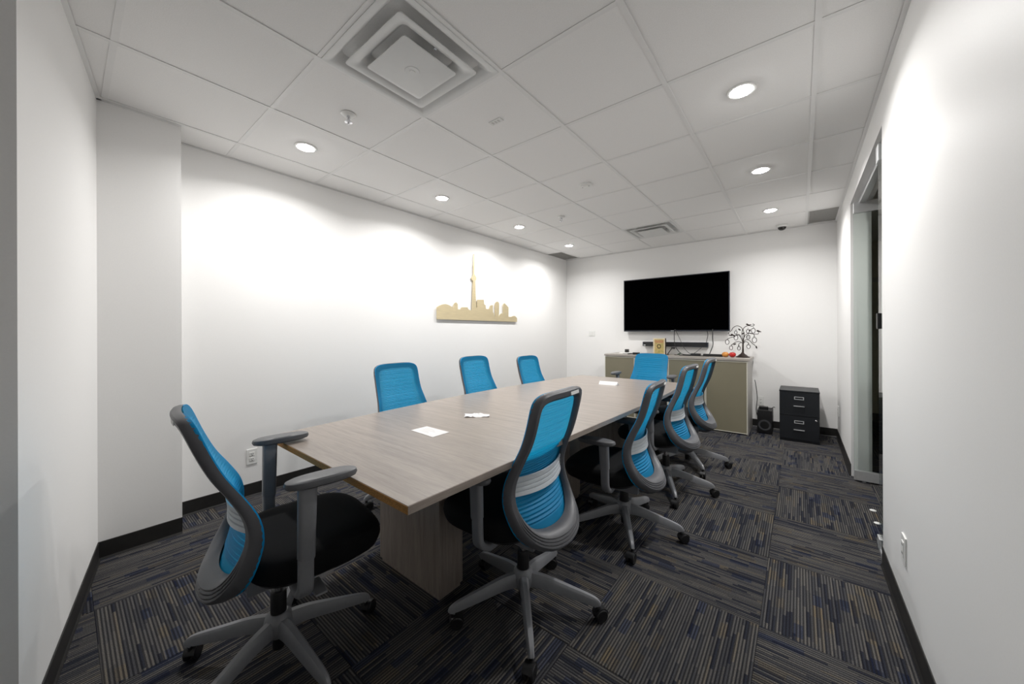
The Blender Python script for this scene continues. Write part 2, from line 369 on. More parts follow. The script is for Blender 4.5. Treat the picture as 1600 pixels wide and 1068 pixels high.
angle_run('trim_1', (XL, PY), (XL, YB), (1, 0)); angle_run('trim_2', (XL, YB), (XR, YB), (0, -1)); angle_run('trim_3', (XR, YN), (XR, YB), (-1, 0))
angle_run('trim_4', (PX, SA.y), (PX, PY), (1, 0)); angle_run('trim_5', tuple(SA), tuple(SB), (-sn.x, -sn.y))
# ---- downlights: trim ring, glowing lens and the lamp itself
def downlight(x, y, label):
    t = thing('downlight', label, 'light', (x, y, CE), 0, 'recessed ceiling downlights')
    bm = bmesh.new(); n = 32
    prof = [(.051, .003), (.053, -.0035), (.060, -.0045), (.068, -.003), (.070, .004)]
    loops(bm, [[(r*math.cos(2*PI*k/n), r*math.sin(2*PI*k/n), z) for k in range(n)] for r, z in prof], cap0=False, cap1=False); obj('trim_ring', bm, 'white', t, True)
    obj('lens', lathe([(.002, -.0135), (.022, -.0125), (.040, -.009), (.050, -.003), (.051, .003)], 28), 'lens', t, True)
    ld = bpy.data.lights.new('downlight_lamp', 'AREA'); ld.shape = 'DISK'; ld.size = .10; ld.energy = LAMP_W; ld.spread = math.radians(SPREAD); ld.color = (1, .985, .965)
    lo = bpy.data.objects.new('lamp', ld); COL.objects.link(lo); lo.parent = t; lo.location = (0, 0, -.016)
    return t
for k, (x, y) in enumerate(LIGHTS):
    row = 'the glass door' if x > -1 else 'the gold skyline wall'
    where = {-1: 'behind the bare table end', 0: 'level with the large diffuser', 1: 'second after the large diffuser', 2: 'third after the large diffuser', 3: 'closest to the television wall'}[round((y-1.06)/1.22)]
    downlight(x, y, 'recessed downlight in the row by %s, %s' % (row, where))
# ---- square air diffusers
def rsq(hs, r, z, k=4): return [(a, c, z) for a, c in rrect(2*hs, 2*hs, r, k)]
def diffuser(i, j, label):
    t = thing('air_diffuser', label, 'vent', (GX+i*T+T/2, GY+j*T+T/2, CE), 0, 'square ceiling air diffusers'); a = T/2-.008
    bm = loops(bmesh.new(), [rsq(a, .004, .006), rsq(a, .004, -.002), rsq(a-.022, .01, -.002), rsq(a-.035, .015, .004), rsq(a-.075, .04, .06), rsq(a-.10, .06, .10), rsq(.02, .01, .102)], cap0=False); obj('outer_frame', bm, 'vent', t, True)
    for nm, hs, z0 in (('middle_cone', .222, -.012), ('centre_plate', .150, -.024)):
        if nm == 'middle_cone':
            bm = loops(bmesh.new(), [rsq(hs-.085, .03, .07), rsq(hs-.075, .03, .03), rsq(hs-.04, .025, z0+.004), rsq(hs-.012, .016, z0-.002), rsq(hs, .016, z0-.001), rsq(hs, .016, z0+.003), rsq(hs-.042, .03, z0+.02), rsq(hs-.08, .04, .072)], cap0=False, cap1=False)
        else:
            bm = loops(bmesh.new(), [rsq(hs-.05, .012, z0+.03), rsq(hs-.02, .012, z0+.010), rsq(hs, .012, z0+.002), rsq(hs, .012, z0-.002), rsq(hs-.012, .012, z0-.004)])
        p = obj(nm, bm, 'vent', t, True)
        if nm == 'centre_plate': obj('boss', lathe([(.001, z0-.0085), (.012, z0-.0085), (.014, z0-.006), (.034, z0-.0065), (.037, z0-.0035)], 28), 'vent', p, True)
    for s in (-1, 1): obj('bracket', box(s*.17-.006, s*.17+.006, -.006, .006, -.005, .07), 'chrome', t)
diffuser(-3, -2, 'large white square air diffuser in the ceiling over the bare-edged table end')
diffuser(-3, 4, 'white square air diffuser in the ceiling near the television wall')
def grille(x0, x1, y0, y1, label):
    t = thing('return_grille', label, 'vent', ((x0+x1)/2, (y0+y1)/2, CE), 0); w_, d_ = (x1-x0)/2-.003, (y1-y0)/2-.013
    bm = bmesh.new()
    for a in (((-w_, w_, -d_, -d_+.012)), ((-w_, w_, d_-.012, d_)), ((-w_, -w_+.01, -d_, d_)), ((w_-.01, w_, -d_, d_))): box(a[0], a[1], a[2], a[3], .004, .012, bm=bm)
    obj('frame', bm, 'grille', t); obj('backing', box(-w_, w_, -d_, d_, .02, .024), 'grille', t)
    n = int(2*w_/.0145)
    for k in range(n):
        x = -w_+.012+(2*w_-.024)*(k+.5)/n
        bm = loops(bmesh.new(), [[(x-.006, y, .019), (x-.005, y, .020), (x+.005, y, .007), (x+.004, y, .006)] for y in (-d_+.01, d_-.01)]); obj('slat', bm, 'grille', t)
grille(GX+.012, XR, GY+5*T, GY+6*T, 'grey slatted return grille in the ceiling corner above the filing cabinet')
grille(XL, GX-5*T-.012, GY+5*T, GY+6*T, 'grey slatted return grille in the ceiling corner beside the gold skyline wall')
# ---- sprinklers, sensors, dome camera
def sprinkler(x, y, label):
    t = thing('fire_sprinkler', label, 'sprinkler', (x, y, CE), 0, 'ceiling fire sprinklers')
    obj('escutcheon', lathe([(.012, .003), (.040, .003), (.042, .0005), (.033, -.006), (.015, -.008)], 24), 'white', t, True)
    obj('body', lathe([(.009, 0), (.010, -.02), (.007, -.024), (.005, -.032)], 14), 'chrome', t, True)
    bm = bmesh.new()
    for s in (-1, 1): sweep(spline([(s*.008, 0, -.018), (s*.013, 0, -.03), (s*.004, 0, -.045)], 4), circ(.0022, 6), bm)
    obj('frame_arms', bm, 'chrome', t, True)
    obj('deflector', lathe([(.003, -.040), (.021, -.043), (.0215, -.046), (.006, -.050), (.003, -.058)], 16), 'chrome', t, True)
sprinkler(-2.083, 1.06, 'chrome fire sprinkler in the ceiling beside the large air diffuser')
sprinkler(-2.086, 3.5, 'chrome fire sprinkler in the ceiling above the far half of the table')
t = thing('occupancy_sensor', 'small oblong perforated white cover plate flush in the ceiling', 'sensor', (-1.45, 1.663, CE), 0)
obj('plate', box(-.045, .045, -.02, .02, -.002, .006, .0015), 'white', t)
for k in range(3): obj('slot', box(-.03+k*.022, -.018+k*.022, -.011, .011, -.0028, -.0015), 'grille', t)
t = thing('smoke_detector', 'round white smoke detector on the ceiling above the table', 'smoke detector', (-1.465, 2.874, CE), 0)
obj('body', lathe([(.052, .004), (.054, -.004), (.050, -.012), (.040, -.015), (.001, -.016)], 32), 'white', t, True)
for s in (-1, 1): obj('sensing_dot', box(s*.03-.004, s*.03+.004, -.004, .004, -.0158, -.013), 'dark', t)
t = thing('dome_camera', 'black dome security camera on the ceiling by the television wall', 'camera', (-.165, 5.475, CE), 0)
obj('mount', lathe([(.06, .002), (.06, -.012), (.052, -.022), (.045, -.024)], 28), 'white', t, True)
obj('dome', lathe([(.043, -.02), (.041, -.034), (.034, -.048), (.02, -.058), (.002, -.061)], 24), 'camdome', t, True)
# ---- glass door in the right wall: frame, fixed sidelight, open leaf
fr = struct(obj('door_1', box(XR+.045, XR+.085, DY0, DY1, DZ-.035, DZ, .002), 'alu'), 'aluminium head track and open glass door leaf')
dx0 = XR+.008
obj('leaf_glass', box(dx0, dx0+.90, 4.130, 4.142, .085, 2.232), 'glass', fr)
rb = obj('bottom_rail', box(dx0, dx0+.90, 4.118, 4.154, .012, .092, .003), 'alu', fr)
rt = obj('top_rail', box(dx0, dx0+.90, 4.118, 4.154, 2.228, 2.318, .003), 'alu', fr)
obj('pivot', lathe([(.012, .0005), (.014, .003), (.014, .013)], 14, c=(dx0+.06, 4.136, 0)), 'alu', fr, True)
wn1 = struct(obj('window_1', box(XR+.012, XR+.024, DY0+.002, 2.945, .012, DZ-.03), 'glass'), 'fixed glass sidelight beside the open door')
obj('floor_channel', box(XR+.006, XR+.030, DY0+.002, 2.94, 0, .02), 'alu', wn1)
for z0, z1 in ((.02, .07), (DZ-.13, DZ-.035)): obj('corner_clamp', box(XR+.004, XR+.034, 2.88, 2.955, z0, z1, .003), 'alu', wn1)
kb = obj('lock_keeper', box(XR+.003, XR+.036, 2.91, 2.955, 1.26, 1.35, .004), 'black', wn1)
for (u, v, wh) in ((1364, 797, 'towards the open glass leaf'), (1371, 817, 'towards the fixed glass strip')):
    p = at(u, v, z=0); tag(obj('floor_socket', lathe([(.001, .003), (.013, .0035), (.017, .0015), (.018, -.001)], 20), 'white', None, True, loc=(p.x, p.y, .0005)), 'small round pale floor socket cap in the doorway carpet, ' + wh, 'floor cap', 'floor caps in the doorway')
# ---- wall plates
def plate(name, label, cat, loc, rz, w_=.07, h_=.115, kind='duplex'):
    t = thing(name, label, cat, loc, rz)     # local: faces -Y
    obj('cover_plate', box(-w_/2, w_/2, -.006, .001, -h_/2, h_/2, .0025), 'white', t)
    if kind == 'duplex':
        for s in (-1, 1):
            f = obj('socket', box(-.017, .017, -.0085, -.005, s*.0195-.014, s*.0195+.014, .003), 'white', t)
            for dx in (-.006, .006): obj('slot', box(dx-.0012, dx+.0012, -.0092, -.008, s*.0195-.002, s*.0195+.007), 'dark', f)
            obj('slot', box(-.0025, .0025, -.0092, -.008, s*.0195-.010, s*.0195-.005), 'dark', f)
    elif kind == 'decora':
        f = obj('socket', box(-.017, .017, -.0085, -.005, -.033, .033, .002), 'white', t)
        for s in (-1, 1):
            for dx in (-.006, .006): obj('slot', box(dx-.0012, dx+.0012, -.0092, -.008, s*.018-.003, s*.018+.006), 'dark', f)
    else:
        n = 2 if kind == 'double' else 1
        for k in range(n): obj('rocker', box(-.016+(k-(n-1)/2)*.046, .016+(k-(n-1)/2)*.046, -.009, -.005, -.032, .032, .002), 'white', t)
plate('wall_outlet', 'white duplex wall outlet near the black baseboard behind the bare table end', 'outlet', (XL, .905, .303), PI/2)
plate('wall_outlet', 'white wall outlet low on the wall beside the glass doorway', 'outlet', (XR, 2.215, .328), -PI/2, kind='decora')
plate('wall_outlet', 'white wall outlet in the shaded wall beside the filing cabinet', 'outlet', (XR, 5.5, .34), -PI/2)
plate('wall_outlet', 'white wall outlet above the subwoofer behind the credenza corner', 'outlet', (-.40, YB, .345), 0)
plate('wall_switch', 'white double wall plate left of the television', 'switch', (-2.79, YB, 1.222), 0, .115, .085, kind='double')
# ================================================================== THE TABLE
tb = thing('conference_table', 'long boat-shaped taupe wood conference table with bare chipboard end edge', 'table', (-1.48, 2.235, 0), 0)
TZ = .74
Rp = [(-.897, .63), (-.890, 1.0), (-.880, 1.6), (-.862, 2.3), (-.852, 2.9), (-.862, 3.4), (-.885, 3.84)]
Lp = [(-2.02, 3.84), (-2.075, 3.4), (-2.125, 2.8), (-2.150, 2.2), (-2.135, 1.7), (-2.10, 1.2), (-2.052, .64)]
def l3(ps): return [(p.x+1.48, p.y-2.235) for p in spline([(a, c, 0) for a, c in ps], 6)]
outl = l3(Rp)+l3(Lp)
cxy = (sum(p[0] for p in outl)/len(outl), sum(p[1] for p in outl)/len(outl))
bm = loops(bmesh.new(), [[(p[0], p[1], TZ-.026) for p in outl], [(p[0], p[1], TZ-.0012) for p in outl], [(p[0]*.9985, p[1]*.9994, TZ) for p in outl]])
top = obj('table_top', bm, 'top', tb)
def band(name, a, m_, th=.0018):
    P = [Vector((*p, 0)) for p in a]; rings = []
    for i, p in enumerate(P):
        t_ = (P[min(i+1, len(P)-1)]-P[max(i-1, 0)]).normalized(); n_ = Vector((t_.y, -t_.x, 0))
        rings.append([p+Vector((0, 0, TZ-.0265)), p+n_*th+Vector((0, 0, TZ-.026)), p+n_*th+Vector((0, 0, TZ-.0015)), p+Vector((0, 0, TZ-.0008))])
    obj(name, loops(bmesh.new(), rings), m_, top)
band('edge_band', l3(Rp), 'topedge'); band('edge_band', l3(Lp), 'topedge'); band('edge_band', [outl[len(l3(Rp))-1], outl[len(l3(Rp))]], 'topedge')
e_ = obj('bare_edge', loops(bmesh.new(), [[(p[0], p[1]-d_, z) for p, d_ in ((outl[-1], .0), (outl[-1], .0016), (outl[0], .0016), (outl[0], 0))] for z in (TZ-.0255, TZ-.002)]), 'chip', top); e_['label'] = 'bare orange-brown chipboard edge with its banding missing'
for y0 in (1.085, 2.30, 3.25):
    p = obj('pedestal', box(-1.80+1.48, -1.304+1.48, y0-2.235, y0+.148-2.235, .022, TZ-.026, .0015, seg=1), 'ped', tb)
    obj('plinth', box(-1.79+1.48, -1.314+1.48, y0+.008-2.235, y0+.14-2.235, 0, .024), 'ped', p)
# things on the table
bm = loops(bmesh.new(), [[(p.x, p.y, z) for p in (at(642, 672, z=TZ), at(676, 683, z=TZ), at(702, 675, z=TZ), at(667, 666, z=TZ))] for z in (TZ+.0002, TZ+.0014)])
sh = thing('paper_sheet', 'white printed paper sheet lying flat on the table', 'paper', (-1.485, 1.177, TZ)); o = obj('sheet', bm, 'paper', sh, loc=(1.485, -1.177, -TZ))
for k in range(5): obj('text_line', box(-.06, .0+.02*((k*7) % 3), .028-k*.013, .030-k*.013, .00145, .0016), 'grille', sh)
bm = bmesh.new(); n = 18; rr = random.Random(5); grid = [[bm.verts.new((-.075+.15*a/n+rr.uniform(-.003, .003), -.05+.10*c/n*(1-.25*a/n)+rr.uniform(-.003, .003), max(.0006, .004+.6*(-.003+.008*math.sin(a*.45+c*.2)*math.cos(c*.35+.6)+.004*math.sin(a*1.1-c*.7)+rr.uniform(-.0012, .0012))))) for c in range(n+1)] for a in range(n+1)]
for a in range(n):
    for c in range(n): bm.faces.new((grid[a][c], grid[a+1][c], grid[a+1][c+1], grid[a][c+1]))
tis = tag(obj('paper_tissue', bm, 'paper', None, True, loc=(-1.545, 1.585, TZ), rz=.75), 'crumpled white paper tissue on the table beyond the printed sheet', 'tissue')
md = tis.modifiers.new('thickness', 'SOLIDIFY'); md.thickness = .0012; md.offset = 1
t = thing('card_stand', 'folded white tent card with grey end standing on the far table half', 'card', (-1.445, 3.30, TZ), .10)
obj('card', prism([(-.03, 0), (-.027, 0), (0, .026), (.027, 0), (.03, 0), (.002, .030), (-.002, .030)], 'x', -.088, .088), 'paper', t); obj('foot_clip', box(.075, .092, -.028, .028, 0, .008, .002), 'alu', t)
# ================================================================== OFFICE CHAIRS
TOPZ = 1.0
OUT = [(0, 1.0), (.09, 1.0), (.148, .994), (.180, .976), (.191, .94), (.192, .87), (.195, .80), (.204, .73), (.217, .66), (.226, .60), (.227, .55), (.221, .50), (.206, .45), (.178, .41), (.135, .382), (.08, .365), (0, .358)]
INN = [(0, .960), (.08, .960), (.124, .956), (.149, .943), (.157, .915), (.158, .86), (.161, .80), (.170, .73), (.183, .66), (.191, .60), (.191, .56), (.183, .52), (.165, .485), (.135, .460), (.095, .446), (.05, .440), (0, .438)]
YCT = smooth_tab([(.35, -.194), (.40, -.186), (.45, -.170), (.51, -.150), (.58, -.130), (.65, -.128), (.72, -.150), (.80, -.186), (.88, -.214), (.95, -.235), (1.01, -.252)])
KT = smooth_tab([(.35, .075), (.42, .075), (.5, .065), (.6, .055), (.7, .045), (.8, .035), (.9, .03), (1.01, .028)])
def surf(x, z): return interp(YCT, z)+interp(KT, z)*(x/.235)**2
def half(tab, n):
    P = spline([(a, c, 0) for a, c in tab], 10); d = [0]
    for a, c in zip(P, P[1:]): d.append(d[-1]+(c-a).length)
    out = []; k = 0
    for i in range(n+1):
        s = d[-1]*i/n
        while k < len(d)-2 and d[k+1] < s: k += 1
        t = (s-d[k])/(d[k+1]-d[k]); p = P[k]+(P[k+1]-P[k])*t; out.append((p.x, p.y))
    return out
NH = 44
Oh, Ih = half(OUT, NH), half(INN, NH)
def ring2(h): return h+[(-x, z) for x, z in h[-2:0:-1]]
OL, IL = ring2(Oh), ring2(Ih)
HWO = sorted([(z, x) for x, z in half(OUT, 160)])
def build_back(root):
    rings = []
    for (xo, zo), (xi, zi) in zip(OL, IL):
        q = max(0, min(1, (.62-zo)/.2)); d = .030+.022*q*q
        def P(t, dy): x, z = xo+(xi-xo)*t, zo+(zi-zo)*t; return (x, surf(x, z)+dy, z)
        lo = max(0, min(1, (.50-zo)/.05))*.0055       # depth of the three moulded grooves, lower shell only
        gr = [p_ for t_ in (.34, .50, .66) for p_ in (P(t_-.030, -d), P(t_-.008, -d+lo), P(t_+.008, -d+lo), P(t_+.030, -d))]
        rings.append([P(0, .001), P(-.02, -d*.35), P(.06, -d*.78), P(.22, -d)]+gr+[P(.76, -d*.96), P(.93, -d*.7), P(1.0, -d*.35), P(1.0, -.002)])
    rings.append(rings[0]); bm = bmesh.new(); loops(bm, rings, cap0=False, cap1=False); bmesh.ops.remove_doubles(bm, verts=bm.verts, dist=1e-5)
    fr_ = obj('back_frame', bm, 'grey', root, True)
    # mesh fabric
    bm = bmesh.new(); zs = []; z = .359
    while z < .9995: zs.append(z); z += .0033 if z > .37 and z < .99 else .0012
    zs.append(.9998); nx = 14; rows = []
    for z in zs:
        hw = interp(HWO, z); row = []
        for k in range(nx+1):
            x = hw*(-1+2*k/nx); inn = min(1, max(0, (hw*.80-abs(x))/.015)) if .47 < z < .95 else 0
            pit = .0155 if z < .64 else .0112
            row.append((x, surf(x, z)+.005+inn*(.0028 if z < .64 else .0020)*math.sin(2*PI*z/pit), z))
        rows.append([(row[0][0], row[0][1]-.010, z)]+row+[(row[-1][0], row[-1][1]-.010, z)])
    loops(bm, rows, close=False, cap0=False, cap1=False); obj('mesh_panel', bm, 'mesh', root, True)
    # lumbar strap behind the mesh
    def lum(z0, z1, dy, th, k=16):
        rg = []
        for i in range(k+1):
            x = -.190+.380*i/k; e = abs(x)/.190; dz = .010*e*e; cs = []
            back = [(z0, 0)]+[q for zg in (.603, .621, .639) for q in ((zg-.0034, 0), (zg-.0022, .0048), (zg+.0022, .0048), (zg+.0034, 0))]+[(z1, 0)]
            for zz, dd in [(z0+(z1-z0)*q/5, 0) for q in range(6)]+[(q, -th+g_) for q, g_ in back[::-1]]: cs.append((x, surf(x, zz)+dy+dd-.006*(1-e*e), zz+dz))
            rg.append(cs)
        return loops(bmesh.new(), rg)
    lb = obj('lumbar_support', lum(.584, .660, -.006, .006), 'lumbar', root, True)
    x0, x1 = .03, .115
    rg = [[(x, surf(x, .978)-.0305-dd, z) for z, dd in ((.971, 0), (.986, 0), (.986, .0018), (.971, .0018))] for x in (x0, x0+.03, x0+.06, x1)]
    obj('label_tag', loops(bmesh.new(), rg), 'tag', fr_)
def sup(a, b_, e, n=44):
    out = []
    for i in range(n):
        t_ = 2*PI*i/n; c, s = math.cos(t_), math.sin(t_)
        out.append((a*math.copysign(abs(c)**(2/e), c), b_*math.copysign(abs(s)**(2/e), s)))
    return out
def build_chair(armz, lat):
    root = bpy.data.objects.new('office_chair', None); COL.objects.link(root); root.empty_display_size = .1
    build_back(root)
    # seat: cushion with waterfall front
    rg = []
    for sc_, z in ((.86, .398), (.95, .404), (.985, .425), (1.0, .452), (.985, .475), (.93, .490), (.80, .497), (.55, .4975), (.2, .496)):
        r_ = []
        for x, y in sup(.250, .236, 3.4):
            yy = y*sc_+.112; fall = max(0, (yy-.22)/.13); r_.append((x*sc_*(1-.06*max(0, -yy)/.2), yy, z-.022*fall**2*(1 if z > .44 else .2)))
        rg.append(r_)
    obj('seat', loops(bmesh.new(), rg), 'seat', root, True)
    obj('seat_shell', loops(bmesh.new(), [[(x*s, y*s+.10, z) for x, y in sup(.225, .205, 3.4)] for s, z in ((.80, .378), (.96, .386), (1, .402))]), 'black', root, True)
    mech = obj('tilt_mechanism', box(-.085, .085, -.11, .13, .325, .385, .012), 'armgrey', root, True)
    sweep_pts = spline([(0, -.08, .352), (0, -.16, .347), (0, -.205, .372), (0, -.222, .41)], 5)
    obj('back_bar', sweep(sweep_pts, rrect(.11, .028, .008), up=(1, 0, 0.01)) if False else sweep(sweep_pts, [(b_, a) for a, b_ in rrect(.11, .026, .008)], up=(1, 0, 0)), 'grey', mech, True)
    lv = obj('lever', sweep([(.07, .06, .352), (.16, .075, .350), (.19, .08, .349)], circ(.006, 8), up=(0, 0, 1)), 'armgrey', mech, True)
    obj('tension_paddle', box(.17, .27, .060, .098, .345, .353, .003), 'armgrey', mech, True)
    # gas column
    gc = obj('gas_column', lathe([(.014, .24), (.014, .33)], 18), 'chrome', root, True)
    obj('column_sleeve', lathe([(.020, .045), (.020, .10), (.027, .12), (.027, .252), (.024, .262), (.014, .263)], 22), 'black', root, True)
    # arms
    for s in (1, -1):
        path = spline([(s*.10, .02, .388), (s*.20, .02, .376), (s*(lat-.045), .02, .382), (s*(lat-.008), .02, .415), (s*(lat-.002), .02, .47), (s*lat, .02, .54)], 5)
        a = obj('armrest', sweep(path, rrect(.047, .028, .010), up=(0, 1, 0)) if False else sweep(path, [(b_, c_) for c_, b_ in rrect(.047, .028, .010)], up=(0, 1, 0)), 'armgrey', root, True)
        obj('arm_post', sweep([(s*lat, .02, .515), (s*lat, .021, .52), (s*lat, .025, armz-.03), (s*lat, .026, armz-.012)], [(b_, c_) for c_, b_ in rrect(.052, .034, .012)], up=(0, 1, 0), scale=[(.94, .94), (1, 1), (1, 1.08), (1, 1.12)]), 'armgrey', a, True)
        rg = []
        for k_, z in ((.80, armz-.016), (.96, armz-.011), (1.0, armz-.002), (.97, armz+.008), (.85, armz+.0125), (.4, armz+.0135)):
            rg.append([(s*lat+x*k_, .070+y*(k_ if k_ > .5 else k_), z) for x, y in sup(.041, .112, 2.6, 36)])
        obj('arm_pad', loops(bmesh.new(), rg), 'pad', a, True)
    # five-star base: legs and casters hang on the hub
    hub = obj('base', lathe([(.020, .098), (.034, .096), (.046, .112), (.049, .145), (.043, .170), (.031, .182), (.027, .182)], 30), 'armgrey', root, True)
    lb_ = sweep(spline([(.028, 0, .140), (.10, 0, .136), (.20, 0, .114), (.29, 0, .094), (.322, 0, .084), (.331, 0, .070)], 4), [(-.020, -.024), (.020, -.024), (.018, .012), (.009, .022), (-.009, .022), (-.018, .012)], up=(0, 0, 1), scale=[(1.15-.55*min(1, i/16), 1.25-.62*min(1, i/16)) for i in range(21)])
    me_leg = None
    for k in range(5):
        if k == 0: lg = obj('leg', lb_, 'armgrey', hub, True); me_leg = lg.data
        else: lg = bpy.data.objects.new('leg', me_leg); COL.objects.link(lg); lg.parent = hub
        lg.rotation_euler = (0, 0, 2*PI*k/5)
    me_c = None
    for k in range(5):
        a = 2*PI*k/5
        if k == 0:
            bm = bmesh.new(); lathe([(.0075, .045), (.0075, .088)], 10, bm)
            for s in (-1, 1):
                rr_ = [(.004, .0), (.020, .0), (.0265, .004), (.028, .008), (.028, .014), (.024, .018)]
                loops(bm, [[(.018+r*math.cos(2*PI*i/20), s*(.004+h_), .028+r*math.sin(2*PI*i/20)) for i in range(20)] for r, h_ in rr_])
            loops(bm, [[(.018+r_*math.cos(b2), y, .028+r_*math.sin(b2)) for b2 in [math.radians(20+i*150/10) for i in range(11)] for r_ in (.031,)]+[(.018+.026*math.cos(b2), y, .028+.026*math.sin(b2)) for b2 in [math.radians(170-i*150/10) for i in range(11)]] for y in (-.019, .019)])
            c = obj('caster', bm, 'black', hub, True); me_c = c.data
        else: c = bpy.data.objects.new('caster', me_c); COL.objects.link(c); c.parent = hub
        c.location = (.325*math.cos(a), .325*math.sin(a), 0); c.rotation_euler = (0, 0, a+[.6, 2.2, -1.4, 3.0, -.5][k])
    return root
UPPER = ('back_frame', 'mesh_panel', 'lumbar_support', 'seat', 'seat_shell', 'tilt_mechanism', 'armrest', 'gas_column')
protoA = build_chair(.672, .285); protoB = build_chair(.765, .312); used = set()
def place(proto, x, y, rz, phase, label, drop=0, lean=0):
    """rz: chair's facing (+Y local) turned about z; phase: world angle of one leg"""
    o = proto if proto.name not in used else dup(proto)
    used.add(proto.name); o.location = (x, y, 0); o.rotation_euler = (0, 0, rz)
    tag(o, label, 'chair', 'turquoise mesh office chairs around the table')
    for ch in o.children:
        nm = ch.name.split('.')[0]
        if nm == 'base': ch.rotation_euler = (0, 0, phase-rz)
        elif nm in UPPER:
            ch.location.z = -drop
            if lean and nm in UPPER[:3]:      # backrest tilts about its lower joint
                pv = Vector((0, -.13, .42)); rot = Matrix.Rotation(lean, 3, 'X'); ch.rotation_euler = (lean, 0, 0); ch.location = pv-rot@pv+Vector((0, 0, -drop))
    return o
D = math.radians
A_ = 'turquoise mesh office chair '
CH = [
 (protoB, -1.567, .516, D(-8), D(78), A_+'with raised armrests at the bare chipboard end of the table', 0, D(2.5)),
 (protoA, -.985, 1.306, D(92), D(24), A_+'on the glass-door side, nearest the bare chipboard table end', 0, D(-4.5)),
 (protoA, -.873, 2.223, D(94), D(10.8), A_+'on the glass-door side, second from the bare chipboard table end', .055, D(-4)),
 (protoA, -.840, 3.015, D(88), D(8.6), A_+'on the glass-door side, third from the bare chipboard table end', .012, D(-5.5)),
 (protoA, -.835, 3.69, D(90), D(16.6), A_+'on the glass-door side, nearest the khaki credenza', 0, D(-4)),
 (protoA, -2.31, 1.65, D(-90), D(40), A_+'on the gold skyline side, nearest the bare chipboard table end', .01),
 (protoA, -2.31, 2.52, D(-90), D(75), A_+'in the middle of the row along the gold skyline wall', .0),
 (protoA, -2.23, 3.30, D(-90), D(10), A_+'on the gold skyline side, nearest the television wall', .035),
 (protoB, -1.39, 4.17, D(180), D(30), A_+'at the table end in front of the khaki credenza', 0),
]
for c in CH: place(*c)
# ================================================================== BACK OF THE ROOM
# credenza: four door units under one continuous top
CX, CXR, CY, CYB, CZ = -2.302, -.488, 5.12, 5.66, .92
cr_ = thing('credenza', 'long low khaki-door credenza with greyish wood top under the television', 'cabinet', ((CX+CXR)/2, (CY+CYB)/2, 0))
ox, oy = -(CX+CXR)/2, -(CY+CYB)/2
obj('top', box(CX-.006+ox, CXR+.02+ox, CY-.008+oy, CYB+oy, CZ-.028, CZ, .003), 'ctop', cr_)
for x0 in (CX, CXR-.018): obj('side_panel', box(x0+ox, x0+.018+ox, CY+.02+oy, CYB+oy, 0, CZ-.028), 'cside', cr_)
obj('back_panel', box(CX+.018+ox, CXR-.018+ox, CYB-.012+oy, CYB+oy, .03, CZ-.028), 'cside', cr_)
obj('bottom_panel', box(CX+.018+ox, CXR-.018+ox, CY+.03+oy, CYB-.012+oy, .02, .038), 'cside', cr_)
uw = (CXR-CX)/4
for k in range(4):
    x0 = CX+k*uw+.002+ox; x1 = x0+uw-.004
    d_ = obj('door', box(x0+.009, x1-.009, CY+.001+oy, CY+.018+oy, .024, CZ-.044, .0015, seg=1), 'khaki', cr_)
    for a in ((x0, x0+.009, .015, CZ-.035), (x1-.009, x1, .015, CZ-.035), (x0+.009, x1-.009, .015, .024), (x0+.009, x1-.009, CZ-.044, CZ-.035)): obj('edge_trim', box(a[0], a[1], CY-.001+oy, CY+.018+oy, a[2], a[3]), 'cedge', d_)
# television
tv = thing('television', 'large black flat television mounted on the back wall', 'television', (-1.462, 5.62, 1.255))
TWd, THt = .7285, .81
obj('screen', box(-TWd+.011, TWd-.011, -.0215, -.017, .018, THt-.011), 'screen', tv)
bm = bmesh.new()
for a in ((-TWd, TWd, 0, .018), (-TWd, TWd, THt-.011, THt), (-TWd, -TWd+.011, .018, THt-.011), (TWd-.011, TWd, .018, THt-.011)): box(a[0], a[1], -.024, .012, a[2], a[3], bm=bm)
obj('bezel', bm, 'bezel', tv); obj('rear_case', box(-TWd+.04, TWd-.04, -.017, .035, .03, THt-.03, .01), 'black', tv)
obj('wall_mount', box(-.25, .25, .03, .0728, .25, .56, .004), 'black', tv); obj('badge', box(-.02, .02, -.0248, -.0235, .006, .012), 'alu', tv)
# soundbar on the wall
sb = thing('soundbar', 'slim black soundbar on the wall under the television', 'speaker', (-1.452, 5.655, 1.03))
obj('body', box(-.452, .452, -.036, .038, 0, .068, .008), 'bezel', sb, True); obj('grille', box(-.43, .43, -.0375, -.035, .008, .060, .001), 'black', sb); obj('badge', box(-.435, -.405, -.039, -.037, .012, .022), 'tag', sb)
# book standing on the credenza
bk = thing('upright_book', 'gold decorated hardback book standing upright on the credenza', 'book', (-1.60, 5.45, CZ), 0)
obj('cover', box(-.087, .087, -.014, .014, 0, .236, .003), 'cream', bk); obj('edge_strip', box(.080, .089, -.015, .0145, 0, .236, .002), 'bronze', bk)  # cream cover with a dark strip down its right edge
fp = obj('front_panel', box(-.068, .066, -.0152, -.0135, .012, .222), 'book', bk); obj('title_band', box(-.06, .058, -.016, -.015, .168, .205), 'bookred', fp)
bm = bmesh.new(); loops(bm, [[((-.004+r*math.cos(2*PI*i/28)), y, .118+1.12*r*math.sin(2*PI*i/28)) for i in range(28)] for r, y in ((.020, -.015), (.020, -.018), (.028, -.018), (.028, -.015))], cap0=False, cap1=False); obj('ring_emblem', bm, 'bronze', fp, True)
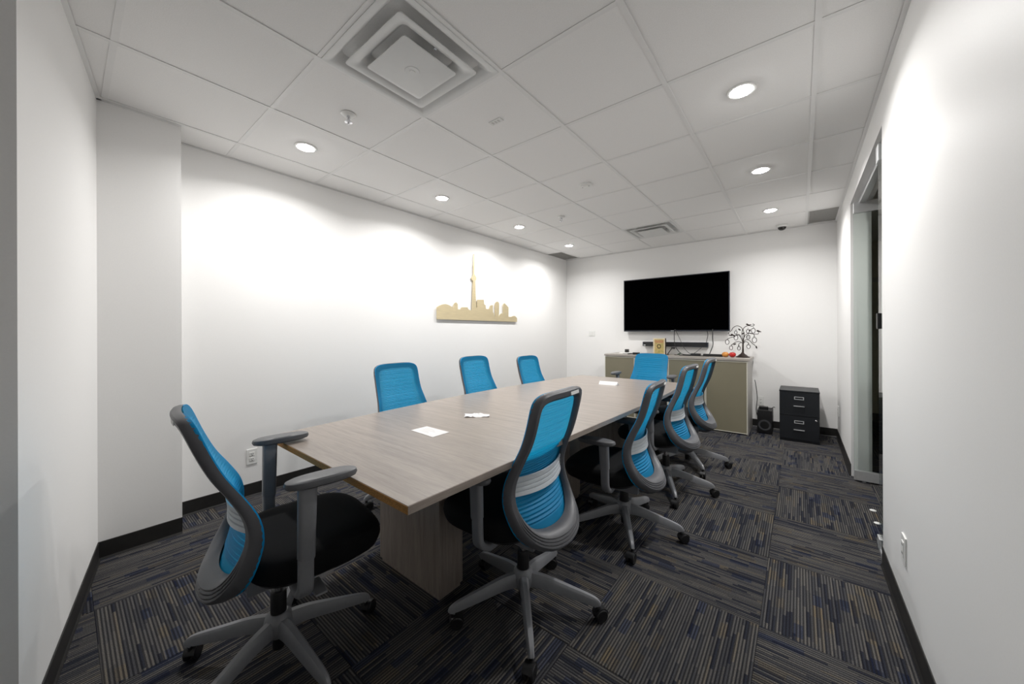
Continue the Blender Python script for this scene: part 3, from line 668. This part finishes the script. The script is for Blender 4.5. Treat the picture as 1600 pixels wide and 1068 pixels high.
# small things on the credenza
t = thing('cube_speaker', 'small black cube speaker on the corner of the credenza', 'speaker', (-2.105, 5.50, CZ)); obj('body', box(-.026, .026, -.026, .026, .012, .06, .006), 'black', t, True); obj('foot', box(-.03, .03, -.03, .03, 0, .013, .003), 'black', t)
t = thing('router', 'flat white router lying on the credenza beside the black cube', 'router', (-2.0, 5.36, CZ), .1); obj('body', box(-.15, .15, -.08, .08, 0, .016, .006), 'white', t, True); obj('status_strip', box(-.09, .09, -.0815, -.0795, .006, .010), 'dark', t)
t = thing('connector_box', 'black connector box on the credenza behind the chair', 'adapter', (-1.86, 5.22, CZ), .3); obj('body', box(-.05, .05, -.025, .025, 0, .03, .006), 'black', t, True); obj('plug', tube([(-.05, 0, .014), (-.08, .005, .012), (-.12, .0, .008)], .008), 'black', t, True)
t = thing('tabletop_stand', 'thin black stand leaning beside the gold book', 'stand', (-1.475, 5.40, CZ)); obj('arm', tube([(0, 0, .006), (.03, 0, .055), (.062, 0, .10)], .006), 'black', t, True); obj('head', box(.05, .10, -.012, .012, .088, .112, .005), 'black', t, True); obj('foot', lathe([(.001, 0), (.022, 0), (.022, .006), (.006, .009)], 16), 'black', t, True)
t = thing('leaf_clip', 'tiny dark green leaf-shaped clip on the credenza', 'clip', (-1.36, 5.42, CZ)); M['green'] = noisy(mat('dark_green', (.03, .06, .03), .5), 30, .3)
obj('leaf', prism([(0, 0), (.03, .004), (.055, .02), (.06, .036), (.035, .028), (.008, .012)], 'y', -.004, .004), 'green', t); obj('stem', box(-.03, .004, -.004, .004, 0, .008, .002), 'bronze', t)
t = thing('power_adapter', 'black power adapter brick lying among cables on the credenza', 'adapter', (-1.10, 5.36, CZ)); obj('body', box(-.06, .06, -.03, .03, 0, .034, .007), 'black', t, True); obj('plug', box(-.16, -.07, -.012, .012, 0, .018, .004), 'black', t, True); obj('lead', tube([(-.06, 0, .014), (-.075, 0, .010), (-.09, .0, .009)], .004), 'black', t, True)
t = thing('screwdriver', 'black-shafted tool with an orange collar lying on the credenza', 'tool', (-.88, 5.36, CZ)); obj('shaft', box(-.13, .10, -.018, .018, .002, .034, .008), 'black', t, True)
obj('collar', lathe([(.012, -.01), (.034, .0), (.041, .025), (.036, .05), (.02, .062)], 20).copy() if False else lathe([(.041*math.sin(PI*(.1+.8*i/10)), .032-.034*math.cos(PI*(.1+.8*i/10))) for i in range(11)], 20, c=(.128, 0, 0)), 'orange', t, True)
t = thing('red_apple', 'shiny red ornamental apple on the credenza beside the metal tree', 'apple', (-.672, 5.35, CZ)); obj('fruit', lathe([(.010, .001)]+[(.039*math.sin(PI*(.12+.74*i/10)), .032-.032*math.cos(PI*(.12+.80*i/10))) for i in range(11)]+[(.006, .056)], 24), 'red', t, True); obj('stem', tube([(0, 0, .054), (.004, 0, .064), (.008, .002, .070)], .0018), 'bronze', t, True)
# metal photo tree
TY = 5.41; tp = at(1160.5, 558.5, y=TY)
tr = thing('metal_photo_tree', 'dark metal tree with birds and small hanging oval frames on the credenza', 'ornament', (tp.x, TY, CZ))
def tpt(zx, zy, dy=0):     # point of the 11.87x crop at (1100,490)
    p = at(1100+zx/11.87, 490+zy/11.87, y=TY); return Vector((p.x-tp.x, dy, p.z-CZ+.004))
obj('foot', lathe([(.001, 0), (.076, 0), (.078, .008), (.060, .016), (.040, .034), (.022, .046), (.014, .062), (.008, .066)], 20), 'bronze', tr, True)
obj('trunk', sweep([tpt(722, 760), tpt(722, 640), tpt(724, 520), tpt(738, 440)], circ(.010, 8), up=(0, 1, 0), scale=[(1.3, 1.3), (.9, .9), (.9, .9), (.4, .4)]), 'bronze', tr, True)
BR = [[(722, 560), (670, 525), (600, 525), (540, 560), (505, 590)], [(722, 540), (690, 460), (660, 390), (600, 400), (560, 440)], [(724, 530), (700, 380), (710, 290), (660, 240), (590, 230), (530, 270), (505, 320)],
      [(724, 520), (745, 380), (725, 300), (760, 250), (820, 225), (890, 235), (935, 215), (915, 195), (900, 205)], [(728, 540), (770, 490), (840, 500), (900, 560), (950, 595)], [(735, 470), (760, 410), (820, 370), (900, 370), (935, 400), (925, 430)],
      [(700, 470), (640, 400), (560, 430), (480, 450), (430, 480)], [(730, 560), (770, 520), (820, 540), (830, 580)], [(735, 420), (740, 380), (730, 350)], [(690, 540), (650, 560), (640, 610)], [(850, 370), (930, 380), (1000, 380), (1010, 350)], [(505, 320), (470, 345), (455, 375), (480, 385)]]
for k, pts in enumerate(BR):
    dd = (-1)**k*.012*(1+k % 3)
    obj('branch', tube([tpt(x, y, dd*i/len(pts)) for i, (x, y) in enumerate(pts)], .0038, 6, 4), 'bronze', tr, True)
def oval(zx, zy, rx, ry, dy):
    c = tpt(zx, zy, dy); sx_ = .0080*rx/10*.87; sz_ = .0080*ry/10*.87; bm = bmesh.new(); n = 20
    ring = [(c.x+sx_*math.cos(2*PI*i/n), c.y, c.z+sz_*math.sin(2*PI*i/n)) for i in range(n)]
    sweep(ring+[ring[0]], circ(.0036, 6), bm, up=(0, 1, 0)); f = obj('oval_frame', bm, 'bronze', tr, True)
    obj('picture', loops(bmesh.new(), [[(c.x+sx_*.9*math.cos(2*PI*i/n), c.y+y, c.z+sz_*.9*math.sin(2*PI*i/n)) for i in range(n)] for y in (-.0008, .0012)]), 'paper', f)
    obj('hook', tube([(c.x, c.y, c.z+sz_), (c.x+.004, c.y, c.z+sz_+.012), (c.x, c.y, c.z+sz_+.02)], .002, 5, 3), 'bronze', f, True)
for k, a in enumerate([(428, 530, 30, 44), (595, 447, 30, 44), (587, 352, 20, 32), (505, 635, 25, 38), (645, 645, 24, 34), (828, 612, 27, 36), (818, 438, 27, 38), (937, 492, 33, 48), (912, 318, 30, 44), (815, 330, 22, 32)]): oval(*a, (-1)**k*.014)
def leafy(name, pts, dy): obj(name, loops(bmesh.new(), [[tuple(tpt(x, y, dy)+Vector((0, d_, 0))) for x, y in pts] for d_ in (-.004, .004)]), 'bronze', tr)
leafy('bird', [(775, 195), (800, 185), (830, 205), (875, 200), (880, 212), (835, 222), (800, 218), (780, 208)], .01)
leafy('bird', [(970, 315), (1000, 305), (1030, 322), (1065, 335), (1062, 345), (1020, 345), (990, 338)], -.012)
leafy('bird', [(450, 405), (490, 395), (510, 372), (535, 385), (538, 408), (505, 418), (455, 415)], .015)
for k, (x, y, a) in enumerate([(655, 298, .6), (725, 372, -.5), (845, 318, -1.1), (572, 568, -.3), (970, 625, 1.2), (550, 405, .2)]):
    leafy('leaf', [(x+33*math.cos(a)*c-15*math.sin(a)*s, y+33*math.sin(a)*c+15*math.cos(a)*s) for c, s in ((-1, 0), (-.4, .8), (.3, .9), (1, 0), (.3, -.9), (-.4, -.8))], (-1)**k*.01)
# cables of the television
def cable(label, px, y=5.60, r=.0045, yend=None):
    P = [at(u, v, y=y+(0 if yend is None else (yend-y)*i/(len(px)-1))) for i, (u, v) in enumerate(px)]; base_ = P[-1].copy()
    tag(obj('cable', tube([p-base_ for p in P], r, 7, 5), 'black', None, True, loc=base_), label, 'cable', 'black cables under the television')
def cz(u, y):    # pixel row of the credenza top at depth y
    for v in range(5200, 5900):
        if at(u, v/10, y=y).z <= CZ+.006: return v/10
cable('black cable looping from the television down to the credenza in front of the soundbar', [(1054, 514), (1053.5, 528), (1055, 540), (1060, 548), (1066, cz(1066, 5.46)-1), (1080, cz(1080, 5.4))], 5.60, .0045, 5.4)
cable('thin black cable crossing the soundbar in a shallow curve', [(1055, 514), (1062, 529), (1068, 542), (1074, 549), (1080, cz(1080, 5.42)-.6)], 5.60, .0032, 5.42)
cable('black cable hanging from the television to the right soundbar end', [(1104, 514), (1106, 522), (1105, 529), (1103.5, 535)], 5.605, .004)
cable('thin black cable rising from the credenza to the soundbar underside', [(1096, 543), (1090, 548), (1084, 552), (1080, cz(1080, 5.5))], 5.62, .0035, 5.5)
cable('thick black cable hanging straight from the television past the soundbar end', [(1113.5, 514), (1113.5, 528), (1114, 538), (1111, 547), (1107, cz(1107, 5.45)-1), (1098, cz(1098, 5.4))], 5.60, .0058, 5.4)
cable('black cable lying along the credenza top', [(1061, cz(1061, 5.33)), (1068, cz(1068, 5.33)), (1076, cz(1076, 5.32)), (1092, cz(1092, 5.33)), (1101, cz(1101, 5.33)), (1108, cz(1108, 5.33))], 5.33, .0055)
# cable beside the credenza, subwoofer
P = [(-.458, 5.62, .62), (-.445, 5.60, .56), (-.430, 5.60, .40), (-.440, 5.60, .22), (-.405, 5.63, .10), (-.37, 5.62, .09)]
tag(obj('cable', tube([Vector(p)-Vector(P[-1]) for p in P], .004), 'black', None, True, loc=P[-1]), 'black power cord dropping beside the credenza to the subwoofer', 'cable')
sw = thing('subwoofer', 'black box subwoofer with round port on the floor beside the credenza', 'speaker', (-.338, 5.47, 0), 0)
obj('body', box(-.075, .075, -.12, .13, .008, .285, .006), 'black', sw, True)
obj('port', loops(bmesh.new(), [[(r*math.cos(2*PI*i/28), y, .105+r*math.sin(2*PI*i/28)) for i in range(28)] for r, y in ((.066, -.119), (.064, -.1215), (.054, -.1215), (.04, -.119), (.028, -.1185))], cap0=False), 'portring', sw, True)
for sx_ in (-1, 1):
    for sy_ in (-1, 1): obj('foot', lathe([(.012, 0), (.012, .010)], 12, c=(sx_*.055, sy_*.09, 0)), 'black', sw)
t = thing('power_brick', 'black power brick lying on top of the subwoofer', 'adapter', (-.35, 5.45, .285), .1); obj('body', box(-.05, .045, -.03, .03, 0, .032, .005), 'black', t, True); obj('lead', tube([(.045, 0, .014), (.075, .01, .01), (.10, .03, .03), (.112, .05, .02)], .004), 'black', t, True)
# filing cabinet
fc = thing('filing_cabinet', 'black two-drawer metal filing cabinet in the corner by the back wall', 'cabinet', (-.008, 5.375, 0), 0)
FW, FD, FZ = .177, .205, .578
obj('body', box(-FW, FW, -FD+.012, FD, .0, FZ-.014, .003), 'file', fc); obj('top', box(-FW-.002, FW+.002, -FD-.002, FD, FZ-.016, FZ, .003), 'file', fc)
for z0, z1 in ((.028, .290), (.296, .558)):
    d_ = obj('drawer', box(-FW+.003, FW-.003, -FD, -FD+.016, z0, z1, .003), 'file', fc); zc = (z0+z1)/2
    bm = bmesh.new()
    for a in ((-.043, .043, .052, .058), (-.043, .043, .078, .084), (-.043, -.036, .058, .078), (.036, .043, .058, .078)): box(a[0], a[1], -FD-.005, -FD+.001, zc+a[2], zc+a[3], bm=bm)
    obj('label_holder', bm, 'alu', d_)
    obj('pull', loops(bmesh.new(), [[(x, -FD+y, zc-.03+z) for y, z in ((.001, 0), (-.014, .004), (-.018, .012), (-.012, .014), (.001, .012))] for x in (-.048, .048)]), 'alu', d_, True)
lk = obj('lock', loops(bmesh.new(), [[(.145+r*math.cos(2*PI*i/16), y, .262+r*math.sin(2*PI*i/16)) for i in range(16)] for r, y in ((.010, -FD+.001), (.010, -FD-.005), (.006, -FD-.007))]), 'chrome', fc, True)
# gold skyline on the left wall
SKY = [(188, 895), (188, 735), (215, 718), (250, 703), (295, 695), (340, 708), (375, 730), (400, 742), (408, 695), (420, 680), (433, 675), (448, 688), (455, 700), (455, 765), (490, 768), (497, 745), (510, 737), (580, 737), (588, 760), (612, 775), (638, 775), (645, 600), (652, 400), (632, 380), (632, 358), (650, 330), (655, 310), (656, 225), (652, 218), (657, 205), (659.5, 55), (663, 55), (668, 205), (671, 218), (667, 225), (668, 310), (680, 330), (696, 358), (695, 380), (680, 400), (686, 600), (692, 740), (706, 740), (706, 640), (790, 640), (793, 700), (812, 710), (818, 760), (860, 760), (868, 720), (895, 708), (905, 715), (905, 800), (918, 815), (925, 862), (938, 862), (934, 690), (945, 672), (962, 665), (980, 672), (986, 690), (984, 820), (976, 862), (990, 842), (1005, 822), (1020, 817), (1036, 825), (1038, 700), (1055, 685), (1085, 715), (1106, 740), (1106, 860), (1145, 860), (1165, 850), (1190, 850), (1215, 875), (1215, 922)]
SX = XL+.022; pts = []
for x, y in SKY:
    p = at(660+x/8.217, 390+y/8.217, x=SX); pts.append((p.y, p.z))
z0 = sum(p[1] for p in (pts[0], pts[-1]))/2; pts[0] = (pts[0][0], z0); pts[-1] = (pts[-1][0], z0)
sk = thing('skyline_wall_art', 'gold metal cut-out of a city skyline with tall tower on the wall', 'wall art', (SX, 3.4, z0))
bm = prism([(p[0]-3.4, p[1]-z0) for p in pts], 'x', 0, -.008); obj('silhouette', bm, 'skygold', sk)
for y in (-.55, -.05, .6): obj('standoff', loops(bmesh.new(), [[(x, y+.008*math.cos(2*PI*i/10), .04+.008*math.sin(2*PI*i/10)) for i in range(10)] for x in (-.023, -.007)]), 'alu', sk)
